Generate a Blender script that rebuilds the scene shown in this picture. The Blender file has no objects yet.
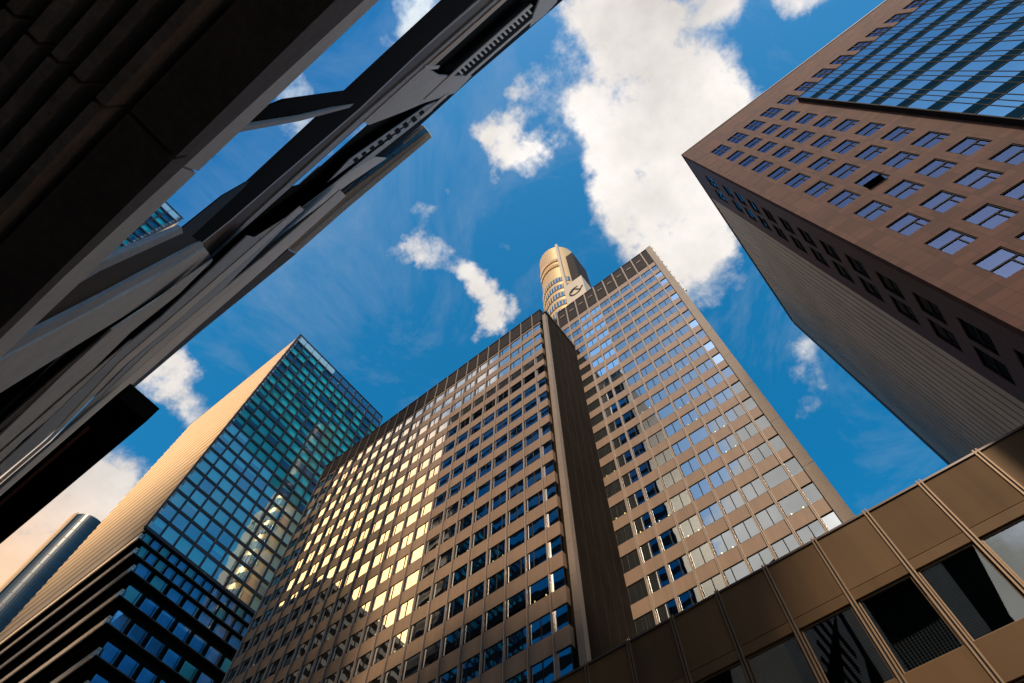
import bpy, bmesh, math, random
from mathutils import Vector, Matrix
random.seed(7)
SC = bpy.context.scene
COL = SC.collection
CZ = 1.6                                   # eye height above the pavement

# ------------------------------------------------------------------ camera
RIGHT = Vector((0.78396357, 0.62078716, 0.00494153))
DOWN = Vector((-0.56912892, 0.72186075, -0.39371224))
FWD = Vector((-0.2479786, 0.30584369, 0.91922046))
FPX = 636.4
cam_d = bpy.data.cameras.new('camera'); cam = bpy.data.objects.new('camera', cam_d); COL.objects.link(cam)
up = -DOWN; bk = -FWD
cam.matrix_world = Matrix(((RIGHT.x, up.x, bk.x, 0), (RIGHT.y, up.y, bk.y, 0), (RIGHT.z, up.z, bk.z, CZ), (0, 0, 0, 1)))
cam_d.sensor_width = 36; cam_d.lens = 36 * FPX / 1024; cam_d.clip_start = 0.05; cam_d.clip_end = 6000
SC.camera = cam
def ray(x, y):
    return RIGHT * (x - 512) + DOWN * (y - 341.5) + FWD * FPX
def proj(p):
    p = Vector(p) - Vector((0, 0, CZ)); d = p.dot(FWD)
    if d < 0.1: return None
    return 512 + FPX * p.dot(RIGHT) / d, 341.5 + FPX * p.dot(DOWN) / d, d

# ------------------------------------------------------------------ sky, sun, exposure
SUN_DIR = Vector((0.30, -0.63, 0.70)).normalized()
world = bpy.data.worlds.new('World'); SC.world = world; world.use_nodes = True
nt = world.node_tree; nt.nodes.clear()
def N(t, **k):
    n = nt.nodes.new(t)
    for a, b in k.items(): setattr(n, a, b)
    return n
L = nt.links.new
out = N('ShaderNodeOutputWorld'); bg = N('ShaderNodeBackground'); bg.inputs['Strength'].default_value = 0.1
sky = N('ShaderNodeTexSky'); sky.sky_type = 'NISHITA'; sky.sun_disc = False
sky.sun_elevation = math.asin(SUN_DIR.z); sky.sun_rotation = math.atan2(SUN_DIR.x, SUN_DIR.y)
sky.air_density = 1.0; sky.dust_density = 1.2; sky.ozone_density = 3.0
hs = N('ShaderNodeHueSaturation'); hs.inputs['Saturation'].default_value = 1.42; hs.inputs['Value'].default_value = .86
hs.inputs['Hue'].default_value = 0.482
L(sky.outputs[0], hs.inputs['Color'])
tc = N('ShaderNodeTexCoord')
DIR = tc.outputs['Generated']
def fbm(scale, detail=8, rough=0.6, off=(0, 0, 0), dist=0.0):
    m = N('ShaderNodeMapping'); m.inputs['Location'].default_value = off; L(DIR, m.inputs[0])
    n = N('ShaderNodeTexNoise'); n.inputs['Scale'].default_value = scale; n.inputs['Detail'].default_value = detail
    n.inputs['Roughness'].default_value = rough; n.inputs['Distortion'].default_value = dist; L(m.outputs[0], n.inputs['Vector']); return n.outputs['Fac']
def math_n(op, a, b=None, clamp=False):
    n = N('ShaderNodeMath', operation=op); n.use_clamp = clamp
    for i, v in enumerate((a, b)):
        if v is None: continue
        if isinstance(v, (int, float)): n.inputs[i].default_value = v
        else: L(v, n.inputs[i])
    return n.outputs[0]
# cumulus clumps: (pixel x, pixel y, radius in pixels, weight) turned into directions of the sky dome
blobs = [(640, 60, 95, 1.0), (665, 150, 95, 1.0), (612, 15, 45, .7), (625, 120, 80, 1), (700, 215, 55, .8), (650, 210, 60, .85), (730, 130, 40, .7),
         (650, 260, 60, .7), (725, 280, 45, .55), (518, 130, 42, .72), (530, 172, 36, .7), (495, 150, 40, .5), (528, 90, 30, .5),
         (482, 288, 33, .85), (490, 318, 30, .85), (468, 268, 28, .7), (428, 247, 34, .68), (500, 240, 20, .35), (478, 340, 24, .7), (405, 240, 24, .5),
         (185, 370, 42, .85), (160, 385, 45, .7), (205, 400, 45, .5), (60, 500, 70, .75), (20, 540, 90, .9), (110, 480, 60, .55), (-60, 600, 130, 1.0),
         (715, -8, 45, .75), (800, -8, 40, .7), (560, -10, 35, .45), (825, 365, 45, .42), (840, 390, 40, .36), (415, 195, 25, .4), (440, 200, 22, .42), (385, 255, 26, .42), (700, 240, 40, .6), (810, 330, 26, .3)]
dirs = []
for x, y, r, w in blobs:
    d = ray(x, y); k = FPX / d.length
    dirs.append((d.normalized(), r / FPX * k * (k ** .3), w))
# the rest of the dome (seen in the glass): a warm bank over the western skyline and white clumps elsewhere
dirs += [(Vector(v).normalized(), r, w) for v, r, w in [
    ((-.8, -.35, .62), .34, 1.1), ((-.62, -.5, .62), .30, 1.1), ((-.9, -.1, .45), .32, 1.0), ((-.5, -.75, .5), .30, .9), ((-.75, -.55, .35), .4, 1.1),
    ((-.95, .2, .2), .35, .9), ((-.44, -.3, .85), .14, .8), ((-.3, -.3, .9), .09, .6), ((0, -.68, .73), .2, 1.1), ((-.6, -.35, .75), .2, .8),
    ((.03, -.45, .89), .06, .8), ((.0, -.64, .77), .12, .85), ((-.12, -.72, .68), .14, .9), ((.05, -.8, .6), .22, 1), ((.02, -.55, .84), .05, .7),
    ((.60, -.30, .74), .13, .9), ((.53, -.33, .78), .06, .7), ((.6, -.6, .5), .25, 1), ((-.3, -.85, .4), .3, 1), ((.3, -.9, .35), .3, .9),
    ((.8, .4, .35), .35, .8), ((.3, .9, .25), .35, .7), ((-.4, .9, .2), .3, .8)]]
def fbm_col(scale, detail, off):
    m = N('ShaderNodeMapping'); m.inputs['Location'].default_value = off; L(DIR, m.inputs[0])
    n = N('ShaderNodeTexNoise'); n.inputs['Scale'].default_value = scale; n.inputs['Detail'].default_value = detail; n.inputs['Roughness'].default_value = .6; L(m.outputs[0], n.inputs['Vector']); return n.outputs['Color']
wv_ = N('ShaderNodeVectorMath', operation='SUBTRACT'); L(fbm_col(6, 6, (4.2, 1.3, 2.2)), wv_.inputs[0]); wv_.inputs[1].default_value = (.5, .5, .5)
ws_ = N('ShaderNodeVectorMath', operation='SCALE'); L(wv_.outputs[0], ws_.inputs[0]); ws_.inputs['Scale'].default_value = .21
wd_ = N('ShaderNodeVectorMath', operation='ADD'); L(DIR, wd_.inputs[0]); L(ws_.outputs[0], wd_.inputs[1]); DIRW = wd_.outputs[0]
acc = None
for d, r, w in dirs:
    v = N('ShaderNodeVectorMath', operation='DISTANCE'); L(DIRW, v.inputs[0]); v.inputs[1].default_value = d
    m = N('ShaderNodeMapRange'); m.interpolation_type = 'SMOOTHSTEP'
    m.inputs['From Min'].default_value = r * .1; m.inputs['From Max'].default_value = r * 1.28; m.inputs['To Min'].default_value = w; m.inputs['To Max'].default_value = 0
    L(v.outputs['Value'], m.inputs['Value'])
    acc = m.outputs[0] if acc is None else math_n('ADD', acc, m.outputs[0])
acc = math_n('MINIMUM', acc, 1.25)
n1 = fbm(11, 12, .64, (3.1, .4, 1.7))
gate = math_n('ADD', acc, math_n('MULTIPLY', math_n('SUBTRACT', n1, .5), math_n('ADD', math_n('MULTIPLY', acc, 2.0), .5)))
dm = N('ShaderNodeMapRange'); dm.interpolation_type = 'SMOOTHSTEP'
dm.inputs['From Min'].default_value = .30; dm.inputs['From Max'].default_value = 1.0; L(gate, dm.inputs['Value'])
vl = fbm(3.2, 10, .68, (6.1, 2.4, 9.7), .6)
vm = N('ShaderNodeMapRange'); vm.inputs['From Min'].default_value = .50; vm.inputs['From Max'].default_value = .85; vm.inputs['To Max'].default_value = .22; L(vl, vm.inputs['Value'])
dens = math_n('MAXIMUM', dm.outputs[0], vm.outputs[0])
# cloud colour: white above, peach low in the west, away from the sun lamp; grey bellies from a slow noise
sep = N('ShaderNodeSeparateXYZ'); L(DIR, sep.inputs[0])
sd = N('ShaderNodeVectorMath', operation='DOT_PRODUCT'); L(DIR, sd.inputs[0]); sd.inputs[1].default_value = Vector((-.70, -.50, .52)).normalized()
wm = N('ShaderNodeMapRange'); wm.interpolation_type = 'SMOOTHSTEP'; wm.inputs['From Min'].default_value = .87; wm.inputs['From Max'].default_value = .97; L(sd.outputs['Value'], wm.inputs['Value'])
ccol = N('ShaderNodeMixRGB'); ccol.inputs[1].default_value = (4.4, 4.15, 3.95, 1); ccol.inputs[2].default_value = (17, 10, 4.4, 1); L(wm.outputs[0], ccol.inputs[0])
lz = N('ShaderNodeMapRange'); lz.interpolation_type = 'SMOOTHSTEP'; lz.inputs['From Min'].default_value = .72; lz.inputs['From Max'].default_value = .56; L(sep.outputs[2], lz.inputs['Value'])
lx = N('ShaderNodeMapRange'); lx.inputs['From Min'].default_value = -.45; lx.inputs['From Max'].default_value = -.7; L(sep.outputs[0], lx.inputs['Value'])
pe = N('ShaderNodeMixRGB'); L(math_n('MULTIPLY', lz.outputs[0], lx.outputs[0]), pe.inputs[0]); pe.inputs[1].default_value = (4.4, 4.15, 3.95, 1); pe.inputs[2].default_value = (4.3, 2.9, 1.9, 1)
L(pe.outputs[0], ccol.inputs[1])
sh = fbm(5.0, 6, .6, (8.2, 2.2, .3))
shr = N('ShaderNodeMapRange'); shr.inputs['From Min'].default_value = .3; shr.inputs['From Max'].default_value = .68; shr.inputs['To Min'].default_value = .66; shr.inputs['To Max'].default_value = 1.08; L(sh, shr.inputs['Value'])
cc2 = N('ShaderNodeMixRGB', blend_type='MULTIPLY'); cc2.inputs[0].default_value = 1; L(ccol.outputs[0], cc2.inputs[1]); L(shr.outputs[0], cc2.inputs[2])
mix = N('ShaderNodeMixRGB'); L(dens, mix.inputs[0]); L(hs.outputs[0], mix.inputs[1]); L(cc2.outputs[0], mix.inputs[2])
L(mix.outputs[0], bg.inputs['Color']); L(bg.outputs[0], out.inputs[0])

sun_d = bpy.data.lights.new('sun', 'SUN'); sun_d.energy = 1.5; sun_d.angle = math.radians(6); sun_d.color = (1, .82, .60)
sun = bpy.data.objects.new('sun', sun_d); COL.objects.link(sun); sun.rotation_euler = SUN_DIR.to_track_quat('Z', 'Y').to_euler(); sun.location = (120, -200, 220)
SC.view_settings.view_transform = 'Standard'; SC.view_settings.look = 'None'; SC.view_settings.gamma = 1; SC.view_settings.exposure = 1.2
SC.render.resolution_x = 1024; SC.render.resolution_y = 683

# ------------------------------------------------------------------ materials
MATS = {}
def newmat(name):
    m = bpy.data.materials.new(name); m.use_nodes = True; t = m.node_tree; t.nodes.clear()
    o = t.nodes.new('ShaderNodeOutputMaterial'); MATS[name] = m
    return m, t, o
def solid(name, col, rough=.6, metal=0, var=.18, scale=1.2, bump=0, fine=14, streak=0, spec=.4):
    """a painted, stone or metal surface with blotchy wear and faint vertical rain streaks"""
    m, t, o = newmat(name); p = t.nodes.new('ShaderNodeBsdfPrincipled'); t.links.new(p.outputs[0], o.inputs[0])
    g = t.nodes.new('ShaderNodeNewGeometry')
    a = t.nodes.new('ShaderNodeTexNoise'); a.inputs['Scale'].default_value = scale; a.inputs['Detail'].default_value = 5; t.links.new(g.outputs['Position'], a.inputs['Vector'])
    mp = t.nodes.new('ShaderNodeMapping'); mp.inputs['Scale'].default_value = (fine, fine, fine * .04 if streak else fine); t.links.new(g.outputs['Position'], mp.inputs[0])
    b = t.nodes.new('ShaderNodeTexNoise'); b.inputs['Scale'].default_value = 1; b.inputs['Detail'].default_value = 3; t.links.new(mp.outputs[0], b.inputs['Vector'])
    ad = t.nodes.new('ShaderNodeMath'); ad.operation = 'ADD'; t.links.new(a.outputs[0], ad.inputs[0]); t.links.new(b.outputs[0], ad.inputs[1])
    mr = t.nodes.new('ShaderNodeMapRange'); mr.inputs['From Min'].default_value = .6; mr.inputs['From Max'].default_value = 1.4
    mr.inputs['To Min'].default_value = 1 - var; mr.inputs['To Max'].default_value = 1 + var; t.links.new(ad.outputs[0], mr.inputs['Value'])
    mx = t.nodes.new('ShaderNodeMixRGB'); mx.blend_type = 'MULTIPLY'; mx.inputs[0].default_value = 1; mx.inputs[1].default_value = (*col, 1); t.links.new(mr.outputs[0], mx.inputs[2])
    t.links.new(mx.outputs[0], p.inputs['Base Color']); p.inputs['Roughness'].default_value = rough; p.inputs['Metallic'].default_value = metal
    p.inputs['Specular IOR Level'].default_value = spec
    if bump:
        bm_ = t.nodes.new('ShaderNodeBump'); bm_.inputs['Strength'].default_value = bump; bm_.inputs['Distance'].default_value = .02
        t.links.new(b.outputs[0], bm_.inputs['Height']); t.links.new(bm_.outputs[0], p.inputs['Normal'])
    return m
def glass(name, ior=2.6, tint=(1, 1, 1), see=(.75, .85, .85), base=.0, wav=.02, wscale=.5, gain=1):
    """coated window glass: Fresnel mirror over a tinted see-through sheet"""
    m, t, o = newmat(name)
    fr = t.nodes.new('ShaderNodeFresnel'); fr.inputs[0].default_value = ior
    ad = t.nodes.new('ShaderNodeMath'); ad.operation = 'ADD'; ad.use_clamp = True; gn = t.nodes.new('ShaderNodeMath'); gn.operation = 'MULTIPLY'; gn.inputs[1].default_value = gain; t.links.new(fr.outputs[0], gn.inputs[0]); t.links.new(gn.outputs[0], ad.inputs[0]); ad.inputs[1].default_value = base
    tr = t.nodes.new('ShaderNodeBsdfTransparent'); tr.inputs[0].default_value = (*see, 1)
    gl = t.nodes.new('ShaderNodeBsdfGlossy'); gl.inputs[0].default_value = (*tint, 1); gl.inputs['Roughness'].default_value = .015
    g = t.nodes.new('ShaderNodeNewGeometry'); n = t.nodes.new('ShaderNodeTexNoise'); n.inputs['Scale'].default_value = wscale; n.inputs['Detail'].default_value = 1.5
    t.links.new(g.outputs['Position'], n.inputs['Vector'])
    b = t.nodes.new('ShaderNodeBump'); b.inputs['Strength'].default_value = 1; b.inputs['Distance'].default_value = wav
    t.links.new(n.outputs[0], b.inputs['Height']); t.links.new(b.outputs[0], gl.inputs['Normal'])
    mx = t.nodes.new('ShaderNodeMixShader'); t.links.new(ad.outputs[0], mx.inputs[0]); t.links.new(tr.outputs[0], mx.inputs[1]); t.links.new(gl.outputs[0], mx.inputs[2])
    t.links.new(mx.outputs[0], o.inputs[0]); return m
def curtain(name, a, b, scale, axis, dist=1.2):
    m, t, o = newmat(name); p = t.nodes.new('ShaderNodeBsdfPrincipled'); t.links.new(p.outputs[0], o.inputs[0]); p.inputs['Roughness'].default_value = .9
    g = t.nodes.new('ShaderNodeNewGeometry'); w = t.nodes.new('ShaderNodeTexWave'); w.bands_direction = axis; w.inputs['Scale'].default_value = scale
    w.inputs['Distortion'].default_value = dist; w.inputs['Detail'].default_value = 1; t.links.new(g.outputs['Position'], w.inputs['Vector'])
    r = t.nodes.new('ShaderNodeMixRGB'); r.inputs[1].default_value = (*a, 1); r.inputs[2].default_value = (*b, 1); t.links.new(w.outputs['Fac'], r.inputs[0])
    t.links.new(r.outputs[0], p.inputs['Base Color']); return m
def emis(name, col, s):
    m, t, o = newmat(name); e = t.nodes.new('ShaderNodeEmission'); e.inputs[0].default_value = (*col, 1); e.inputs[1].default_value = s; t.links.new(e.outputs[0], o.inputs[0]); return m
def panels(name, col, mortar, bw, bh, axes, rough=.5, var=.12, m=.012):
    """stone cladding: staggered-free slabs with thin joints, each slab its own tone"""
    mt, t, o = newmat(name); p = t.nodes.new('ShaderNodeBsdfPrincipled'); t.links.new(p.outputs[0], o.inputs[0]); p.inputs['Roughness'].default_value = rough
    g = t.nodes.new('ShaderNodeNewGeometry'); s = t.nodes.new('ShaderNodeSeparateXYZ'); t.links.new(g.outputs['Position'], s.inputs[0])
    c = t.nodes.new('ShaderNodeCombineXYZ'); t.links.new(s.outputs[axes[0]], c.inputs[0]); t.links.new(s.outputs[axes[1]], c.inputs[1])
    b = t.nodes.new('ShaderNodeTexBrick'); b.offset = 0; b.squash = 1; b.inputs['Scale'].default_value = 1; b.inputs['Brick Width'].default_value = bw; b.inputs['Row Height'].default_value = bh
    b.inputs['Mortar Size'].default_value = m; b.inputs['Mortar'].default_value = (*mortar, 1); b.inputs['Mortar Smooth'].default_value = .1
    b.inputs['Color1'].default_value = tuple(x * (1 - var) for x in col) + (1,); b.inputs['Color2'].default_value = tuple(x * (1 + var) for x in col) + (1,)
    t.links.new(c.outputs[0], b.inputs['Vector'])
    n = t.nodes.new('ShaderNodeTexNoise'); n.inputs['Scale'].default_value = .35; n.inputs['Detail'].default_value = 6; t.links.new(g.outputs['Position'], n.inputs['Vector'])
    mr = t.nodes.new('ShaderNodeMapRange'); mr.inputs['To Min'].default_value = .75; mr.inputs['To Max'].default_value = 1.25; t.links.new(n.outputs[0], mr.inputs['Value'])
    mx = t.nodes.new('ShaderNodeMixRGB'); mx.blend_type = 'MULTIPLY'; mx.inputs[0].default_value = 1; t.links.new(b.outputs[0], mx.inputs[1]); t.links.new(mr.outputs[0], mx.inputs[2])
    t.links.new(mx.outputs[0], p.inputs['Base Color']); p.inputs['Specular IOR Level'].default_value = .15; return mt

M_SPAN = solid('taupe_panel', (.31, .20, .13), .45, 0, .14, .35, streak=1, fine=2.5)
M_MULL = solid('bronze_mullion', (.20, .15, .115), .4, .3, .1)
M_MULLB = solid('pale_bronze_mullion', (.46, .35, .26), .4, .2, .1)
M_PARA = solid('dark_attic_panel', (.028, .021, .018), .7, 0, .25, .5, spec=.1)
M_SIDE = solid('dark_slate_panel', (.024, .017, .012), .9, 0, .3, .4, streak=1, fine=3, spec=.03)
M_JOINT = solid('joint_black', (.008, .008, .008), .8)
M_PIER = solid('pier_stone', (.26, .195, .145), .6, 0, .14, .5, streak=1, fine=2)
M_GLASSP = glass('podium_glass', 2.2, (.9, .97, .93), (.6, .72, .7), .04, .0015, .4)
M_FRAME = solid('dark_window_frame', (.014, .013, .012), .7, spec=.08)
M_ROOM = solid('dark_room', (.010, .014, .016), .9)
M_ROOMB = solid('dim_room', (.015, .022, .04), .9)
M_CURT = curtain('grey_curtain', (.016, .03, .033), (.10, .15, .16), 3.2, 'X')
M_CURTL = curtain('pale_curtain', (.14, .20, .24), (.38, .48, .54), 2.6, 'X')
M_GLASS = glass('coated_glass', 3.0, (1, .98, .93), (.55, .72, .76), .40, .008, .45)
M_GLASSB = glass('sky_glass', 2.7, (.92, .98, 1), (.55, .75, .8), .25, .007, .4)
M_LAMP = emis('lamp_glow', (1, .66, .25), 2.2)
M_POD = solid('brown_metal_panel', (.120, .064, .025), .6, 0, .24, .25, streak=1, fine=1.2, spec=.15)
M_PODS = [M_POD, solid('brown_metal_panel_worn', (.132, .073, .030), .55, .1, .28, .3, streak=1, fine=1.6, spec=.15), solid('brown_metal_panel_dull', (.106, .058, .024), .65, .1, .26, .22, streak=1, fine=1.0, spec=.15)]
M_PODM = solid('podium_mullion', (.18, .115, .065), .5, .4, .1)
M_BLIND = curtain('horizontal_blind', (.010, .013, .013), (.11, .125, .12), 2.6, 'Z', 0)
M_GRAN = panels('brown_granite', (.085, .035, .024), (.03, .02, .015), 1.025, .635, ('X', 'Z'), .75, .22)
M_GRAND = panels('brown_granite_side', (.10, .05, .036), (.03, .02, .015), 1.0, .635, ('Y', 'Z'), .5, .10)
M_RIB = solid('ribbed_grey_metal', (.58, .53, .46), .6, 0, .2, .18, streak=1, fine=.9)
M_RIBD = solid('rib_groove', (.36, .335, .30), .6)
M_COPE = solid('coping', (.09, .06, .05), .4, .2)
M_RGLASS = glass('violet_blue_glass', 2.4, (.24, .34, .60), (.3, .4, .6), .04, .012, .3)
M_SGLASS = glass('side_glass', 2.6, (.75, .8, .9), (.3, .4, .6), .16, .012, .3)
M_BAYG = glass('bay_glass', 2.2, (.11, .27, .42), (.4, .55, .7), .03, .02, .25)
M_BAYS = solid('bay_spandrel', (.005, .020, .038), .75, 0, .3, .6, spec=.0)
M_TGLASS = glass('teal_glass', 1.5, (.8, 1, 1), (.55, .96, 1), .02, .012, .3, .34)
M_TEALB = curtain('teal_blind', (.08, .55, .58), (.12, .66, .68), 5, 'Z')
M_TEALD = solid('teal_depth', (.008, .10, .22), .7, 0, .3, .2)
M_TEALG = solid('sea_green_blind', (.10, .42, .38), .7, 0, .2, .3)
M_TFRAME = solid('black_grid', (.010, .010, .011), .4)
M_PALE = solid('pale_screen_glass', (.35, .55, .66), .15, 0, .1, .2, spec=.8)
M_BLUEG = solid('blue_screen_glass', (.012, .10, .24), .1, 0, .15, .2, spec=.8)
M_CORR = solid('corrugated_metal', (.50, .43, .37), .34, .5, .12, .15, streak=0, fine=.6)
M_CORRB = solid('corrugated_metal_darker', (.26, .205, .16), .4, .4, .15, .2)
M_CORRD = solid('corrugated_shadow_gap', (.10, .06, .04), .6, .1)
M_BGLASS = glass('tier_glass', 1.6, (.5, .8, 1), (.8, .95, 1), .05, .01, .3, .5)
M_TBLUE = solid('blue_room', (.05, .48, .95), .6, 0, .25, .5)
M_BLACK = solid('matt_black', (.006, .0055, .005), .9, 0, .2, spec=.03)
M_SOFF = solid('dark_brown_soffit', (.12, .095, .08), .75, 0, .3, 2.5, .3, 18)
M_RIBS = solid('soffit_beam', (.34, .27, .23), .75, 0, .35, 3, .4, 20)
M_CONC = solid('grey_cast_panel', (.80, .77, .73), .6, 0, .16, 1.2, .15, 10)
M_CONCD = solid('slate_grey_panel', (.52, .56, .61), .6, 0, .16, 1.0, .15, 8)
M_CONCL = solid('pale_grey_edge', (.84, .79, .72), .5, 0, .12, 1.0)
M_BRWN = solid('dark_brown_band', (.09, .06, .048), .6, 0, .2, .8)
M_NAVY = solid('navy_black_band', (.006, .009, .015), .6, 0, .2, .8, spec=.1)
M_COPPER = solid('copper_strip', (.25, .09, .05), .5, .2)
M_PEACH = solid('warm_reflection_paint', (.70, .48, .33), .5, 0, .08)  # reflection of a warm lit facade, put into the strip's own colour
M_MIRR = glass('ribbon_glass', 4.0, (.75, .88, 1), (.02, .03, .04), .35, .004, .2)
M_TWG = glass('tower_glass', 2.5, (.5, .7, 1), (.02, .03, .04), .2, .01, .2)
M_PANE = solid('sky_reflection_paint', (.12, .46, .85), .15, 0, .25, .3, spec=.8)  # reflected sky blue, painted into the solid roof window panes
M_BEIGE = solid('beige_stone_band', (.74, .62, .50), .6, 0, .1, .4)
M_GOLD = solid('cream_shell', (.70, .45, .17), .35, .3, .12, .12, streak=1, fine=.7)
M_CREAM = solid('cream_block', (.52, .43, .32), .5, 0, .1, .12)
M_CYLG = glass('green_blue_glass', 2.4, (.7, .95, 1), (.05, .2, .22), .2, .01, .2)
M_WHITE = solid('white_paint', (.75, .74, .72), .5)
M_RTG = solid('blue_tower_glass', (.007, .026, .045), .3, 0, .5, .05, spec=.35)
M_ASPH = solid('asphalt', (.05, .05, .05), .85, 0, .2, .8, .2, 20)
M_PAVE = panels('paving_slabs', (.25, .24, .22), (.08, .08, .08), .6, .6, ('X', 'Y'), .8, .08)
M_GRND = solid('city_ground', (.12, .115, .105), .9, 0, .2, .05)
M_CITY = solid('city_facade', (.05, .045, .04), .7, 0, .2, .1)

# ------------------------------------------------------------------ mesh helpers
WLOC = {}
class MB:
    def __init__(s): s.v = []; s.f = []; s.m = []; s.mats = []
    def mi(s, mat):
        if mat not in s.mats: s.mats.append(mat)
        return s.mats.index(mat)
    def quad(s, pts, mat):
        i = len(s.v); s.v += [tuple(p) for p in pts]; s.f.append(tuple(range(i, i + len(pts)))); s.m.append(s.mi(mat))
    def hexa(s, c, mat):
        i = len(s.v); s.v += [tuple(p) for p in c]; k = s.mi(mat)
        for q in ((0, 3, 2, 1), (4, 5, 6, 7), (0, 1, 5, 4), (1, 2, 6, 5), (2, 3, 7, 6), (3, 0, 4, 7)):
            s.f.append(tuple(i + a for a in q)); s.m.append(k)
    def box(s, x0, x1, y0, y1, z0, z1, mat):
        s.hexa([(x0, y0, z0), (x1, y0, z0), (x1, y1, z0), (x0, y1, z0), (x0, y0, z1), (x1, y0, z1), (x1, y1, z1), (x0, y1, z1)], mat)
    def fbox(s, F, u0, u1, z0, z1, d0, d1, mat):
        s.hexa([F(u0, z0, d0), F(u1, z0, d0), F(u1, z0, d1), F(u0, z0, d1), F(u0, z1, d0), F(u1, z1, d0), F(u1, z1, d1), F(u0, z1, d1)], mat)
    def fquad(s, F, u0, u1, z0, z1, d, mat):
        s.quad([F(u0, z0, d), F(u1, z0, d), F(u1, z1, d), F(u0, z1, d)], mat)
    def prism(s, pts, vec, mat):
        n = len(pts); i = len(s.v); v = Vector(vec); s.v += [tuple(p) for p in pts] + [tuple(Vector(p) + v) for p in pts]; k = s.mi(mat)
        s.f.append(tuple(range(i, i + n))); s.f.append(tuple(range(i + 2 * n - 1, i + n - 1, -1))); s.m += [k, k]
        for a in range(n):
            b = (a + 1) % n; s.f.append((i + a, i + n + a, i + n + b, i + b)); s.m.append(k)
    def cyl(s, cx, cy, r, z0, z1, mat, n=48, a0=0, a1=360, r2=None, cap=True):
        r2 = r if r2 is None else r2; full = abs(a1 - a0) >= 360; k = s.mi(mat); i = len(s.v); m = n if full else n + 1
        for z, rr in ((z0, r), (z1, r2)):
            for j in range(m):
                a = math.radians(a0 + (a1 - a0) * j / n); s.v.append((cx + rr * math.cos(a), cy + rr * math.sin(a), z))
        for j in range(n):
            q = (j + 1) % m; s.f.append((i + j, i + q, i + m + q, i + m + j)); s.m.append(k)
        if cap:
            s.f.append(tuple(range(i + m - 1, i - 1, -1))); s.f.append(tuple(range(i + m, i + 2 * m))); s.m += [k, k]
    def mesh(s, name, off=(0, 0, 0)):
        me = bpy.data.meshes.new(name); o = Vector(off)
        me.from_pydata([tuple(Vector(p) - o) for p in s.v], [], s.f)
        for m in s.mats: me.materials.append(m)
        me.polygons.foreach_set('material_index', s.m); me.update()
        bm = bmesh.new(); bm.from_mesh(me); bmesh.ops.recalc_face_normals(bm, faces=bm.faces); bm.to_mesh(me); bm.free()
        return me
    def build(s, name, parent=None, kind=None, label=None):
        base = WLOC.get(parent, Vector((0, 0, 0))) if parent else Vector((0, 0, 0))
        o = bpy.data.objects.new(name, s.mesh(name, base)); COL.objects.link(o)
        if parent: o.parent = parent
        WLOC[o] = base
        if kind: o['kind'] = kind
        if label: o['label'] = label
        return o
def tag(o, label, cat, group=None):
    o['label'] = label; o['category'] = cat
    if group: o['group'] = group
    return o
def thing(name, loc, label, cat, group=None):
    o = bpy.data.objects.new(name, None); COL.objects.link(o); o.location = loc; o.empty_display_size = 2; WLOC[o] = Vector(loc); return tag(o, label, cat, group)
def put(name, mesh, parent, pos):
    o = bpy.data.objects.new(name, mesh); COL.objects.link(o); o.parent = parent; o.location = Vector(pos) - WLOC[parent]; WLOC[o] = Vector(pos); return o
def FX(y, sgn=-1):      # facade along x on plane y, outward normal sgn*y ; heights are relative to the eye
    return lambda u, z, d: (u, y + sgn * d, z + CZ)
def FY(x, sgn=1):
    return lambda u, z, d: (x + sgn * d, u, z + CZ)
def shifted(F):         # same axes, origin at zero (for meshes that are copied about)
    o = Vector(F(0, 0, 0)); return lambda u, z, d: tuple(Vector(F(u, z, d)) - o)
def windows(parent, F, spots, variants, size, name='window', lamps=None, limit=100):
    """spots: (u, z, variant). The largest in view become parts of their own (copies), the rest one stuff part."""
    meshes = [v.mesh(name) for v in variants]
    sc = []
    for u, z, k in spots:
        P = [proj(F(u + a * size[0] / 2, z + b * size[1] / 2, 0)) for a, b in ((-1, -1), (1, -1), (1, 1), (-1, 1))]
        ar = 0
        if all(P):
            cx = sum(p[0] for p in P) / 4; cy = sum(p[1] for p in P) / 4
            ar = abs(sum(P[i][0] * P[(i + 1) % 4][1] - P[(i + 1) % 4][0] * P[i][1] for i in range(4))) / 2
            if not (-8 < cx < 1032 and -8 < cy < 691): ar *= 1e-3
        sc.append(ar)
    order = sorted(range(len(spots)), key=lambda i: -sc[i]); proto = {}
    for i in order[:limit]:
        u, z, k = spots[i]; pos = F(u, z, 0)
        if k not in proto: o = put(name, meshes[k], parent, pos); proto[k] = o
        else:
            o = proto[k].copy(); COL.objects.link(o); o.parent = parent; o.location = Vector(pos) - WLOC[parent]; WLOC[o] = Vector(pos)
        if lamps and lamps(u, z): lamps_at(o, F, u, z, size)
    rest = order[limit:]
    if rest:
        b = MB()
        for i in rest:
            u, z, k = spots[i]; v = variants[k]; pos = Vector(F(u, z, 0)); base = len(b.v)
            b.v += [tuple(Vector(p) + pos) for p in v.v]
            for f, m in zip(v.f, v.m): b.f.append(tuple(base + a for a in f)); b.m.append(b.mi(v.mats[m]))
        b.build(name, parent, 'stuff')
LAMP_MESH = {}
def lamps_at(win, F, u, z, size):
    b = bmesh.new(); bmesh.ops.create_icosphere(b, subdivisions=1, radius=.07)
    if 'm' not in LAMP_MESH:
        me = bpy.data.meshes.new('lamp'); b.to_mesh(me); me.materials.append(M_LAMP); LAMP_MESH['m'] = me
    b.free()
    for s in (-.27, .27):
        put('lamp', LAMP_MESH['m'], win, F(u + s * size[0], z - size[1] * .36, -.22))
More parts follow.
